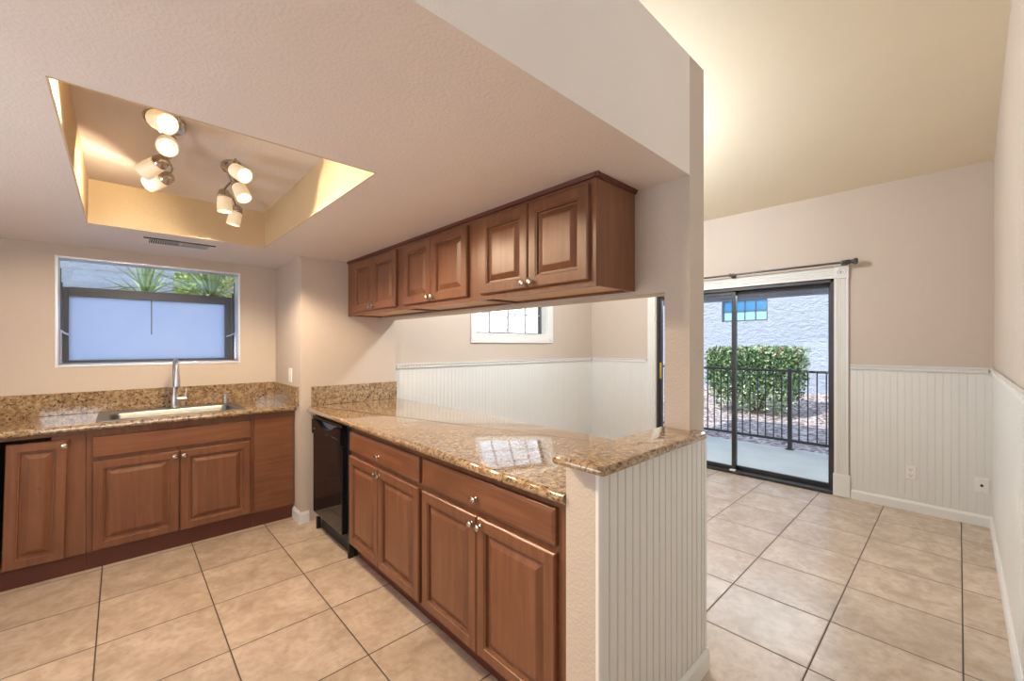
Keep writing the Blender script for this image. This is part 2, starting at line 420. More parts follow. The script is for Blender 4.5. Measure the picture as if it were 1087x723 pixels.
# kitchen ceiling (soffit block with light recess)
rx0, rx1, ry0, ry1, RZ = -0.142, 0.757, 1.612, 3.395, 2.347
mb = MB()
for (a0, a1, b0, b1) in ((XL, rx0, .753, YK), (rx1, 1.70, .753, YK), (rx0, rx1, .753, ry0), (rx0, rx1, ry1, YK)):
    mb.box(a0, a1, b0, b1, ZC, 2.585)
struct(mb.build('ceiling', M['ceil']), 'low textured kitchen ceiling', 'ceiling')
mb = MB()
t_ = 0.006
mb.box(rx0, rx0 + t_, ry0, ry1, ZC - .001, RZ).box(rx1 - t_, rx1, ry0, ry1, ZC - .001, RZ)
mb.box(rx0 + t_, rx1 - t_, ry0, ry0 + t_, ZC - .001, RZ).box(rx0 + t_, rx1 - t_, ry1 - t_, ry1, ZC - .001, RZ)
struct(MB().box(rx0, rx1, ry0, ry1, RZ, RZ + .05).build('ceiling_lid', M['ceil']), 'top of the light recess', 'ceiling')
struct(mb.build('ceiling_recess', M['cream']), 'cream painted light recess in kitchen ceiling', 'ceiling')
# sloped ceiling
xs = (XL - .15, XD + .3)
mb = MB().rings([[(xs[0], y, vaultz(xs[0])), (xs[1], y, vaultz(xs[1])), (xs[1], y, vaultz(xs[1]) + .2), (xs[0], y, vaultz(xs[0]) + .2)] for y in (YB - .15, YK + .3)])
struct(mb.build('ceiling_vault', M['vault']), 'sloped cream ceiling over the dining area', 'ceiling')
struct(MB().box(XL - .15, 1.99, YK + .14, YK + .24, 2.6, 4.6).build('wall_gable', M['stucco']), 'outer wall above the kitchen', 'wall')

# baseboards
def base_profile(h=.085, t=.013): return [(0, 0), (t, 0), (t, h - .018), (t * .55, h - .006), (t * .3, h), (0, h)]
def strip(name, fn, a0, a1, prof, mat=None, parent=None):
    mb = MB(); mb.prism(prof, lambda n, b, t: fn(t, b, n), a0, a1); return mb.build(name, mat or M['white'], parent)
struct(strip('baseboard_east', onX(XD - .009), YS + .0, 0.672, base_profile()), 'white baseboard under the outlets', 'baseboard')
struct(strip('baseboard_south', onY(YS + .009, 1), 1.9, XD - .022, base_profile()), 'white baseboard of right wall', 'baseboard')
struct(strip('baseboard_north', onY(YN - .009), 1.838, XD - .022, base_profile()), 'white baseboard below the dining window', 'baseboard')
struct(strip('baseboard_middle', onY(0.747), 1.05, 1.856, base_profile(.09, .013)), 'white baseboard of beadboard half wall', 'baseboard')
mb = MB(); mb.prism(base_profile(.088, .014), lambda n, b, t: (t, 3.52 - n, b), 1.018, 1.09)
mb.prism(base_profile(.088, .014), lambda n, b, t: (1.03 - n, t, b), 3.508, 3.70)
struct(mb.build('baseboard_kitchen', M['white']), 'white baseboard at the kitchen wall corner', 'baseboard')

# chair rails
RAILP = [(0.009, 1.178), (.018, 1.178), (.022, 1.185), (.016, 1.190), (.016, 1.205), (.026, 1.210), (.028, 1.222), (.009, 1.222)]
def rail(name, fn, a0, a1, dent, label):
    mb = MB(); mb.prism(RAILP, lambda n, b, t: fn(t, b, n), a0, a1)
    if dent:
        a = a0 + .012
        while a < a1 - .015:
            mb.rings([[fn(a, 1.1905, n), fn(a + .016, 1.1905, n), fn(a + .016, 1.2045, n), fn(a, 1.2045, n)] for n in (.015, .0235)]); a += .030
    struct(mb.build(name, M['white']), label, 'chair rail')
rail('trim_1', onX(XD), YS + .028, 0.676, True, 'white dentil chair rail right of sliding door')
rail('trim_2', onY(YN), 1.84, XD - .03, True, 'white dentil chair rail under dining window')
rail('trim_3', onX(XD), 2.70, YN - .028, False, 'white chair rail between dining corner and sliding door')
rail('trim_4', onY(YS, 1), 1.9, XD, False, 'white chair rail along right wall')

# ------------------------------------------------------------------ sliding glass door
d1 = sroot('door_1', 'dark bronze sliding glass door to the patio', 'sliding door', (XD, 1.685, 0))
mb = MB()
xa, xb = XD + .005, XD + .125
mb.box(xa, xb, .80, .825, 0.028, 2.03).box(xa, xb, 2.545, 2.57, 0.028, 2.03).box(xa, xb, .80, 2.57, 1.985, 2.03).box(xa - .02, xb, .80, 2.57, 0.0, .028)
mb.build('frame', M['bronze'], d1, bevel=.002)
def door_panel(y0, y1, x0, x1, name):
    m = MB(); m.box(x0, x1, y0, y0 + .04, .03, 1.985).box(x0, x1, y1 - .04, y1, .03, 1.985)
    m.box(x0, x1, y0 + .04, y1 - .04, .03, .072).box(x0, x1, y0 + .04, y1 - .04, 1.945, 1.985)
    p = m.build(name, M['bronze'], d1, bevel=.002)
    MB().box((x0 + x1) / 2 - .003, (x0 + x1) / 2 + .003, y0 + .035, y1 - .035, .068, 1.95).build('pane', M['glass'], p)
    return p
door_panel(.815, 1.715, XD + .085, XD + .115, 'fixed_panel')
sp_ = door_panel(1.665, 2.555, XD + .03, XD + .06, 'sliding_panel')
h = MB().box(XD + .012, XD + .03, 2.515, 2.54, .98, 1.18).build('handle', M['brass'], sp_, bevel=.004); h['label'] = 'brass door latch'
MB().box(XD - .022, XD + .02, 1.655, 1.71, .0285, .045).build('floor_stop', M['plastic'], d1, bevel=.004)
def fluted(mb, fn, a0, a1, b0, b1, horiz=False):
    w = (b1 - b0) if horiz else (a1 - a0); k = 5
    prof = [(0, 0), (0, .018), (w * .12, .018)]
    st = w * .76 / k
    for i in range(k):
        p = w * .12 + st * i
        prof += [(p + st * .15, .018), (p + st * .3, .012), (p + st * .7, .012), (p + st * .85, .018)]
    prof += [(w, .018), (w, 0)]
    if horiz: mb.prism(prof, lambda p, n, t: fn(t, b0 + p, n), a0, a1)
    else: mb.prism(prof, lambda p, n, t: fn(a0 + p, t, n), b0, b1)
cs = sroot('trim_5', 'white fluted casing around the sliding door', 'door casing', (XD, 1.685, 0))
F = onX(XD)
mb = MB(); fluted(mb, F, .69, .79, .20, 2.015); mb.build('side_casing', M['white'], cs)
mb = MB(); fluted(mb, F, 2.58, 2.68, .20, 2.015); mb.build('side_casing', M['white'], cs)
mb = MB(); fluted(mb, F, .795, 2.575, 2.02, 2.12, True); mb.build('head_casing', M['white'], cs)
for y0 in (.686, 2.576):
    mb = MB(); raised(mb, F, y0, y0 + .11, 2.013, 2.127, [(0, .024), (.003, .026)])
    for r in (.036, .018):
        mb.lathe((XD - .026, y0 + .055, 2.07), (-1, 0, 0), [(-.002, r), (.005, r), (.008, r - .004), (.005, r - .009), (.001, r - .012)])
    mb.build('rosette', M['white'], cs)
    mb = MB(); raised(mb, F, y0 - .01 if y0 < 1 else y0, y0 + .115, 0, .205, [(0, .026), (.004, .03)]); mb.build('plinth', M['white'], cs)

# dining window
w1 = sroot('window_1', 'small white grid window above the wainscot', 'window', (3.36, YN, 1.52))
F = onY(YN)
mb = MB()
for (a0, a1, b0, b1) in ((2.715, 2.79, 1.52, 2.14), (3.93, 4.027, 1.52, 2.14), (2.715, 4.027, 2.14, 2.22), (2.715, 4.027, 1.42, 1.52)):
    raised(mb, F, a0, a1, b0, b1, [(0, .014), (.006, .019), (.02, .015), (.024, .019)])
mb.build('casing', M['white'], w1)
mb = MB()
for x in (2.752, 3.985):
    mb.lathe((x, YN - .018, 1.47), (0, -1, 0), [(0, .03), (.006, .03), (.009, .024), (.005, .018), (.008, .010), (.009, .0)])
mb.build('rosette', M['white'], w1)
mb = MB().box(2.792, 2.80, YN, YN + .14, 1.522, 2.138).box(3.92, 3.928, YN, YN + .14, 1.522, 2.138).box(2.80, 3.92, YN, YN + .14, 1.522, 1.53).box(2.80, 3.92, YN, YN + .14, 2.13, 2.138)
mb.build('jamb', M['white'], w1)
mb = MB()
mb.box(2.80, 2.825, YN + .09, YN + .125, 1.53, 2.13).box(3.89, 3.92, YN + .09, YN + .125, 1.53, 2.13)
mb.box(2.825, 3.89, YN + .09, YN + .125, 1.53, 1.545).box(2.825, 3.89, YN + .09, YN + .125, 2.115, 2.13)
mb.build('sash', M['grey'], w1)
mb = MB()
for x in (3.07, 3.36, 3.65): mb.box(x - .006, x + .006, YN + .098, YN + .118, 1.545, 2.115)
mb.box(2.825, 3.89, YN + .098, YN + .118, 1.761, 1.773).box(2.825, 3.89, YN + .098, YN + .118, 1.985, 1.997)
mb.build('muntins', M['alu'], w1)
MB().box(2.82, 3.895, YN + .106, YN + .110, 1.54, 2.12).build('pane', M['glass'], w1)

# garden window over the sink
w2 = sroot('window_2', 'garden window over the sink with frosted pane and sloped clear top', 'window', (.21, YK, 1.243))
a0, a1, b0, b1, yo = -0.331, 0.756, 1.243, 2.018, YK + .36
mb = MB(); tk = .016
mb.box(a0, a0 + tk, YK - .006, YK + .14, b0, b1).box(a1 - tk, a1, YK - .006, YK + .14, b0, b1)
mb.box(a0 + tk, a1 - tk, YK - .006, YK + .14, b1 - tk, b1).box(a0 + tk, a1 - tk, YK - .006, yo, b0, b0 + .018)
mb.build('frame', M['alu'], w2, bevel=.002)
mb = MB()
mb.box(a0, a0 + .045, yo - .03, yo + .01, b0 + .018, 1.835).box(a1 - .06, a1 - .01, yo - .03, yo + .01, b0 + .018, 1.835)
mb.box(a0 + .045, a1 - .06, yo - .03, yo + .01, 1.768, 1.838).box(a0 + .045, a1 - .06, yo - .03, yo + .01, b0 + .018, b0 + .038)
mb.box(a0 + .002, a0 + .02, YK + .14, YK + .17, b0 + .018, 1.95).box(a1 - .02, a1 - .002, YK + .14, YK + .17, b0 + .018, 1.95)
mb.box(a0 + .004, a0 + .02, yo - .12, yo - .09, b0 + .018, 1.86).box(a1 - .02, a1 - .004, yo - .12, yo - .09, b0 + .018, 1.86)
mb.build('outer_frame', plain('slate_aluminium', srgb(84, 88, 97), 0.4, 0.2), w2, bevel=.002)
fp = MB().box(a0 + .04, a1 - .055, yo - .012, yo - .006, b0 + .03, 1.775).build('frosted_pane', M['frost'], w2)
MB().box(.185, .191, yo - .022, yo - .012, 1.485, 1.772).build('crack_strip', M['bronze'], fp)
mb = MB().rings([[(x, YK + .13, 2.0), (x, YK + .13, 2.006), (x, yo, 1.842), (x, yo, 1.836)] for x in (a0 + .012, a1 - .012)])
mb.build('top_pane', M['glass'], w2)
mb = MB()
for x in (a0 + .006, a1 - .010):
    mb.add([(x, YK + .14, b0 + .018), (x, yo - .03, b0 + .018), (x, yo - .03, 1.84), (x, YK + .14, 2.0),
            (x + .004, YK + .14, b0 + .018), (x + .004, yo - .03, b0 + .018), (x + .004, yo - .03, 1.84), (x + .004, YK + .14, 2.0)],
           [(0, 1, 2, 3), (4, 5, 6, 7), (0, 1, 5, 4), (1, 2, 6, 5), (2, 3, 7, 6), (3, 0, 4, 7)])
mb.build('side_pane', M['glass'], w2)
for sx, x in ((1, a0 + .02), (-1, a1 - .02)):
    mb = MB(); mb.tube([(x, YK + .12, 1.50), (x + sx * .012, YK + .2, 1.485), (x + sx * .03, YK + .3, 1.475)], .007, 8)
    mb.tube([(x, YK + .10, 1.50), (x, YK + .10, 1.28)], .006, 8); mb.box(x - .008, x + .012, YK + .085, YK + .12, 1.265, 1.285)
    mb.build('side_operator', M['chrome'], w2, smooth=True)

# ------------------------------------------------------------------ cabinets
def knob(mb_parent, pos, axis):
    mb = MB(); mb.lathe(pos, axis, [(0, .008), (.004, .008), (.007, .0055), (.013, .0055), (.016, .012), (.021, .0155), (.025, .0145), (.028, .009), (.029, .001)], 16)
    return mb.build('knob', M['nickel'], mb_parent, smooth=True)
PG = 'base cabinets of the peninsula'
def peninsula_cab(y0, y1, ds, label, drawer, fill=0.0):
    FX = 1.096
    t = thing('base_cabinet', label, 'cabinet', (FX, (y0 + y1) / 2, 0), PG)
    mb = MB().box(FX, 1.83, y0, y1, .10, .872)
    mb.build('body', M['wood'], t)
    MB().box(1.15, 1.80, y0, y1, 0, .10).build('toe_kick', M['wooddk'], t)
    f = onX(FX)
    (da, dm, db) = ds
    mb = MB(); raised(mb, f, da, db, drawer[0], drawer[1], DRAWER); d = mb.build('drawer', M['woodh'], t)
    knob(d, (FX - .020, (da + db) / 2, .763), (-1, 0, 0))
    for p0, p1, ky in ((da, dm - .002, dm - .026), (dm + .002, db, dm + .026)):
        mb = MB(); raised(mb, f, p0, p1, .118, .688, DOOR); d = mb.build('door', M['wood'], t)
        knob(d, (FX - .019, ky, .655), (-1, 0, 0))
    return t
peninsula_cab(1.8125, 2.700, (1.829, 2.276, 2.688), 'cherry stained base cabinet with drawer and two doors beside the dishwasher', (.712, .842))
peninsula_cab(0.877, 1.8115, (.938, 1.366, 1.795), 'cherry stained base cabinet with wide drawer and two doors beside white half wall', (.712, .842))

# cabinets along the sink wall
SG = 'base cabinets under the sink counter'
FY = 3.68
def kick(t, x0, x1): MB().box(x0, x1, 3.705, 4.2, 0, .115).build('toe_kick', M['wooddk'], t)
t = thing('sink_cabinet', 'cherry stained cabinet below the sink with false drawer front and two doors', 'cabinet', (.29, FY, 0), SG)
mb = MB().box(-.155, .735, FY, 4.235, .115, .70).box(-.155, .735, FY, FY + .02, .70, .872).box(-.155, -.135, FY + .02, 4.235, .70, .872).box(.715, .735, FY + .02, 4.235, .70, .872)
mb.build('body', M['wood'], t); kick(t, -.155, .735)
f = onY(FY)
mb = MB(); raised(mb, f, -.128, .718, .700, .828, [(0, .014), (.003, .018)]); mb.build('drawer_front', M['woodh'], t)
for p0, p1, kx in ((-.128, .294, .272), (.300, .718, .322)):
    mb = MB(); raised(mb, f, p0, p1, .122, .672, DOOR); d = mb.build('door', M['wood'], t); knob(d, (kx, FY - .019, .640), (0, -1, 0))
t = thing('corner_cabinet', 'cherry stained cabinet with flat blank front at the right end of the sink counter', 'cabinet', (.88, FY, 0), SG)
MB().box(.737, 1.028, FY, 4.235, .115, .872).build('body', M['wood'], t); kick(t, .737, 1.028)
MB().box(.745, 1.018, FY - .012, FY, .118, .868).build('front_panel', M['woodh'], t)
t = thing('corner_cabinet', 'cherry stained cabinet with crooked ajar door left of the sink cabinet', 'cabinet', (-.5, FY, 0), SG)
mb = MB().box(-.225, -.157, FY, 4.235, .115, .872).box(-1.1, -.225, 4.2, 4.235, .115, .872).box(-1.1, -1.08, FY, 4.2, .115, .872).box(-1.08, -.225, FY + .002, 4.2, .115, .135)
mb.box(-1.1, -.225, FY, FY + .02, .852, .872).build('body', M['wood'], t)
MB().box(-1.1, -.157, 3.705, 4.2, 0, .113).build('toe_kick', M['wooddk'], t)
MB().box(-1.078, -.50, FY + .03, FY + .04, .136, .850).build('interior_shade', M['blackm'], t)  # black sheet in place of the shade inside the cabinet
MB().box(-.30, -.164, FY - .003, FY + .0, .118, .85).build('stile', M['wood'], t)
def crooked(a, b, n):
    ca, sa = math.cos(math.radians(1.3)), math.sin(math.radians(1.3))
    px, pz = -.232, .83
    da, db = a - px, b - pz
    return (px + da * ca + db * sa, FY - .004 - n, pz - da * sa + db * ca)
mb = MB(); raised(mb, crooked, -.472, -.230, .118, .828, DOOR); d = mb.build('door', M['wood'], t); knob(d, (-.243, FY - .023, .797), (0, -1, 0))
mb = MB(); raised(mb, onY(FY), -1.09, -.512, .118, .828, DOOR); mb.build('door', M['wood'], t)

# upper cabinets
UG = 'wall cabinets hung over the peninsula'
def upper(y0, y1, d0, dm, d1, label, end):
    FX = 1.40
    t = thing('wall_cabinet', label, 'cabinet', (FX, (y0 + y1) / 2, 1.64), UG)
    mb = MB().box(FX, FX + .02, y0, y1, 1.638, 2.094).box(FX + .02, 1.695, y0, y0 + .016, 1.640, 2.094).box(FX + .02, 1.695, y1 - .016, y1, 1.640, 2.094)
    mb.box(FX + .02, 1.695, y0 + .016, y1 - .016, 2.05, 2.094).box(1.685, 1.695, y0 + .016, y1 - .016, 1.640, 2.05)
    mb.build('body', M['wood'], t)
    MB().box(FX + .02, 1.685, y0 + .016, y1 - .016, 1.652, 1.664).build('bottom_panel', M['woodin'], t)
    mb = MB(); mb.prism([(0, 2.076), (.008, 2.078), (.010, 2.087), (.014, 2.0945), (0, 2.0945)], lambda n, b, s: (FX - n, s, b), y0 - (.018 if end else 0), y1)
    if end: mb.prism([(0, 2.077), (.007, 2.079), (.010, 2.087), (.016, 2.0945), (0, 2.0945)], lambda n, b, s: (s, y0 - n, b), FX - .012, 1.697)
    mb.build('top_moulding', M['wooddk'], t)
    f = onX(FX)
    for p0, p1, ky in ((d0, dm - .002, dm - .024), (dm + .002, d1, dm + .024)):
        mb = MB(); raised(mb, f, p0, p1, 1.664, 2.056, [(i, h) for i, h in DOOR]); d = mb.build('door', M['wood'], t)
        knob(d, (FX - .019, ky, 1.690), (-1, 0, 0))
upper(1.000, 1.7745, 1.028, 1.369, 1.720, 'cherry stained wall cabinet nearest the pillar with exposed side panel', True)
upper(1.7755, 2.5945, 1.838, 2.200, 2.540, 'middle of the three wall cabinets over the peninsula', False)
upper(2.5955, 3.515, 2.650, 3.010, 3.360, 'wall cabinet against the tan wall above the dishwasher', False)

# ------------------------------------------------------------------ worktops
t = thing('countertop', 'speckled tan granite countertop holding the sink', 'countertop', (.2, 3.63, .874))
mb = MB(); CY = 3.625
prof = [(3.68, .874)] + [(CY + .02 - .02 * math.sin(PI * k / 10), .894 - .02 * math.cos(PI * k / 10)) for k in range(11)] + [(3.68, .914)]
mb.prism(prof, lambda a, b, s: (s, a, b), -1.7, 1.029)
mb.box(-1.7, -.09, 3.68, 4.249, .874, .914).box(.67, 1.029, 3.68, 4.249, .874, .914).box(-.09, .67, 4.11, 4.249, .874, .914)
mb.build('slab', M['granite'], t)
MB().box(-1.7, 1.028, 4.229, 4.249, .9145, 1.066).build('backsplash', M['granite'], t, bevel=.002)
MB().box(1.008, 1.0285, 3.57, 4.228, .9145, 1.066).build('backsplash', M['granite'], t, bevel=.002)
t = thing('countertop', 'polished speckled granite countertop of the peninsula reflecting the window', 'countertop', (1.45, 2.2, .874))
out = [(1.048, .878), (1.862, .878), (1.862, 3.515), (1.10, 3.515), (1.072, 3.49), (1.052, 3.45)]
mb = MB(); slab(mb, out, .8735, .914, .0195, [False, True, False, False, True, True]); mb.build('slab', M['granite'], t, smooth=True)
MB().box(1.105, 1.838, 3.499, 3.519, .9145, 1.066).build('backsplash', M['granite'], t, bevel=.002)
mb = MB()
out = [(1.003, .70), (1.012, .69), (1.715, .69), (1.735, .70), (1.742, .72), (1.742, .751), (1.699, .751), (1.699, .862), (1.003, .862)]
out = [(1.003, .705), (1.008, .694), (1.018, .690), (1.715, .690), (1.738, .700), (1.748, .722), (1.748, .751), (1.698, .751), (1.698, .885), (1.003, .885)]
slab(mb, out, 1.0188, 1.0485, .0145, [True] * 6 + [False, False, True, True])
tag(mb.build('bar_top', M['granite'], smooth=True), 'raised granite cap on the white beadboard half wall', 'countertop')

# ------------------------------------------------------------------ dishwasher
t = thing('dishwasher', 'black built-in dishwasher under the granite peninsula', 'dishwasher', (1.08, 3.05, 0))
MB().box(1.10, 1.68, 2.712, 3.36, .10, .868).build('tub', M['blackm'], t)
mb = MB().box(1.062, 1.10, 2.775, 3.335, .145, .735)
mb.build('door', M['black'], t, bevel=.004)
# control panel with curved pocket handle
mb = MB()
N_ = 16
top = []; bot = []
for k in range(N_ + 1):
    y = 2.775 + .56 * k / N_; u = (k / N_ - .5) * 2
    dip = .045 * max(0, 1 - (u / .62) ** 2) if abs(u) < .62 else 0
    bot.append((y, .738)); top.append((y, .842 - dip))
for x in (0,):
    ring0 = [(1.052, y, z) for y, z in bot] + [(1.052, y, z) for y, z in reversed(top)]
    ring1 = [(1.10, y, z) for y, z in bot] + [(1.10, y, z) for y, z in reversed(top)]
    mb.rings([ring0, ring1])
cp = mb.build('control_panel', M['black'], t)
MB().box(1.060, 1.10, 2.775, 3.335, .846, .866).build('top_edge', M['black'], t, bevel=.003)
MB().box(1.086, 1.0995, 2.87, 3.24, .79, .85).build('pocket_handle', plain('handle_reflection', srgb(120, 128, 150), 0.3), t)  # blue-grey colour stands for the reflection in the handle pocket
for k, y in enumerate((2.83, 2.86, 2.89, 2.92, 3.02)): MB().box(1.0505, 1.0525, y - .006, y + .006, .765 + .004 * (k % 2), .772 + .004 * (k % 2)).build('button', M['grey'], cp)
MB().box(1.0505, 1.0525, 3.255, 3.30, .774, .781).build('indicator', M['grey'], cp)
MB().box(1.125, 1.145, 2.73, 3.34, .0, .135).build('kick_plate', M['blackm'], t)
for y in (2.735, 3.345): MB().box(1.09, 1.12, y - .010, y + .010, .0, .09).build('foot', M['blackm'], t)

# ------------------------------------------------------------------ sink, faucet, soap pump
def rrect(x0, x1, y0, y1, r, z, n=6):
    pts = []
    for cx, cy, a in ((x1 - r, y0 + r, -90), (x1 - r, y1 - r, 0), (x0 + r, y1 - r, 90), (x0 + r, y0 + r, 180)):
        for k in range(n + 1):
            q = math.radians(a + 90 * k / n); pts.append((cx + r * math.cos(q), cy + r * math.sin(q), z))
    return pts
M['basin'] = plain('sink_steel', (0.27, 0.268, 0.265, 1), 0.38, 1.0, var=0.05, scale=40)
t = thing('kitchen_sink', 'stainless steel drop-in sink below the garden window', 'sink', (.29, 3.9, .914))
mb = MB()
rs = [rrect(-.115, .695, 3.650, 4.145, .03, .9145), rrect(-.113, .693, 3.652, 4.143, .03, .9205), rrect(-.105, .685, 3.66, 4.135, .03, .922),
      rrect(-.055, .640, 3.695, 4.030, .05, .919), rrect(-.048, .633, 3.702, 4.023, .05, .910), rrect(-.044, .629, 3.706, 4.019, .05, .75), rrect(-.02, .605, 3.73, 3.995, .05, .725)]
mb.rings(rs, cap0=False); mb.build('basin', M['basin'], t, smooth=True)
mb = MB(); mb.lathe((.29, 3.86, .7255), (0, 0, 1), [(0, .045), (.003, .044), (.002, .03), (.0015, .001)]); mb.build('drain', M['chrome'], t, smooth=True)
t = thing('faucet', 'brushed steel pull-down kitchen faucet with side lever', 'faucet', (.30, 4.085, .921))
fx, fy = .30, 4.085
mb = MB(); mb.lathe((fx, fy, .922), (0, 0, 1), [(0, .028), (.006, .027), (.012, .021), (.09, .020), (.10, .017)]); mb.build('base', M['steel'], t, smooth=True)
mb = MB(); pts = [(fx, fy, 1.01), (fx, fy, 1.20)] + [(fx, fy - .085 + .085 * math.cos(a), 1.20 + .085 * math.sin(a)) for a in [PI * k / 14 for k in range(1, 14)]] + [(fx, fy - .17, 1.195)]
mb.tube(pts, .013, 14); mb.build('spout', M['steel'], t, smooth=True)
mb = MB(); mb.lathe((fx, fy - .17, 1.205), (0, 0, -1), [(0, .015), (.03, .016), (.05, .020), (.11, .022), (.115, .018), (.116, .001)]); mb.build('spray_head', M['steel'], t, smooth=True)
mb = MB(); mb.lathe((fx + .015, fy, .985), (1, 0, 0), [(0, .015), (.055, .0145), (.06, .01)], 16); mb.tube([(fx + .062, fy, .985), (fx + .068, fy - .005, 1.02), (fx + .072, fy - .01, 1.065)], [.006, .005, .0045], 8); mb.build('lever', M['steel'], t, smooth=True)
t = thing('soap_dispenser', 'small steel soap pump at the right rear of the sink', 'soap dispenser', (.625, 4.09, .921))
mb = MB(); mb.lathe((.625, 4.09, .922), (0, 0, 1), [(0, .020), (.004, .020), (.007, .014), (.04, .0135), (.042, .016), (.072, .016), (.075, .012)], 16); mb.build('base', M['steel'], t, smooth=True)
mb = MB(); mb.tube([(.625, 4.09, .985), (.625, 4.06, .984), (.625, 4.035, .976)], .006, 8); mb.build('nozzle', M['steel'], t, smooth=True)

# ------------------------------------------------------------------ switches, outlets, vent, rod
t = thing('light_switch', 'white rocker light switch on the wall beside the sink', 'light switch', (1.03, 3.79, 1.147))
mb = MB(); raised(mb, onX(1.03), 3.752, 3.828, 1.09, 1.205, [(0, .003), (.004, .006)]); mb.build('plate', M['plastic'], t)
mb = MB(); raised(mb, onX(1.024), 3.774, 3.806, 1.115, 1.18, [(0, .002), (.002, .004)]); mb.build('rocker', M['plastic'], t)
XW = XD - .009
t = thing('wall_outlet', 'white duplex power outlet low on the wainscot', 'outlet', (XW, .277, .325))
mb = MB(); raised(mb, onX(XW), .241, .313, .267, .383, [(0, .003), (.004, .006)]); mb.build('plate', M['plastic'], t)
for z in (.349, .301):
    mb = MB(); mb.lathe((XW - .0055, .277, z), (-1, 0, 0), [(0, .017), (.003, .0165), (.0035, .0)], 20); r_ = mb.build('receptacle', M['plastic'], t)
    MB().box(XW - .0105, XW - .009, .2685, .271, z - .002, z + .009).box(XW - .0105, XW - .009, .283, .2855, z - .002, z + .009).box(XW - .0105, XW - .009, .2745, .2795, z - .011, z - .006).build('slot', M['slot'], r_)
t = thing('cable_plate', 'white wall plate with one dark cable jack near the corner', 'wall plate', (XW, -.12, .313))
mb = MB(); raised(mb, onX(XW), -.158, -.082, .255, .371, [(0, .003), (.004, .006)]); mb.build('plate', M['plastic'], t)
mb = MB(); mb.lathe((XW - .0055, -.12, .313), (-1, 0, 0), [(0, .009), (.006, .009), (.006, .005), (.01, .005), (.0105, .0)], 12); mb.build('jack', M['slot'], t, smooth=True)
for z in (.355, .271):
    mb = MB(); mb.lathe((XW - .0055, -.12, z), (-1, 0, 0), [(0, .0035), (.0015, .003), (.002, .0)], 10); mb.build('screw', M['steel'], t)

t = thing('ceiling_vent', 'white slotted air vent in the kitchen ceiling above the window', 'vent', (.30, 3.66, ZC))
mb = MB(); vx0, vx1, vy0, vy1 = .108, .49, 3.585, 3.80
def zdown(a, b, n): return (a, b, ZC - n)
for (q0, q1, p0, p1) in ((vx0, vx1, vy0, vy0 + .02), (vx0, vx1, vy1 - .04, vy1), (vx0, vx0 + .03, vy0 + .02, vy1 - .04), (vx1 - .03, vx1, vy0 + .02, vy1 - .04), (.295, .305, vy0 + .02, vy1 - .04)):
    mb.box(q0, q1, p0, p1, ZC - .005, ZC)
mb.build('frame', M['plastic'], t)
MB().box(vx0, vx1, vy0 - .004, vy0, ZC - .007, ZC).build('shadow_gap', M['slot'], t)  # dark strip drawn for the shadow line at the near edge
MB().box(vx0 + .03, vx1 - .03, vy0 + .02, vy1 - .04, ZC - .0015, ZC).build('duct_shade', M['slot'], t)  # black sheet in place of the shade behind the slats
for i in range(28):
    x = vx0 + .036 + i * .0118
    if abs(x - .30) < .009: continue
    MB().box(x, x + (.0030 if x < .3 else .0052), vy0 + .02, vy1 - .04, ZC - .0045, ZC - .002).build('slat', M['plastic'], t)

t = thing('curtain_rod', 'dark metal curtain rod above the sliding door', 'curtain rod', (4.78, 1.67, 2.147))
RX = 4.785
mb = MB(); mb.tube([(RX, .66, 2.147), (RX, 2.72, 2.147)], .0105, 12); mb.build('rod', M['rod'], t, smooth=True)
for y, s in ((.66, -1), (2.72, 1)):
    mb = MB(); mb.lathe((RX, y, 2.147), (0, s, 0), [(-.05, .016), (-.045, .020), (-.01, .020), (0, .014), (.01, .020), (.03, .030), (.045, .024), (.05, .004)], 18); mb.build('finial', M['rod'], t, smooth=True)
for y in (.72, 1.675, 2.66):
    mb = MB(); mb.lathe((XD - .0005, y, 2.147), (-1, 0, 0), [(0, .028), (.006, .028), (.01, .012), (.06, .010), (.066, .018), (.094, .018), (.098, .01)], 16); mb.build('bracket', M['rod'], t, smooth=True)

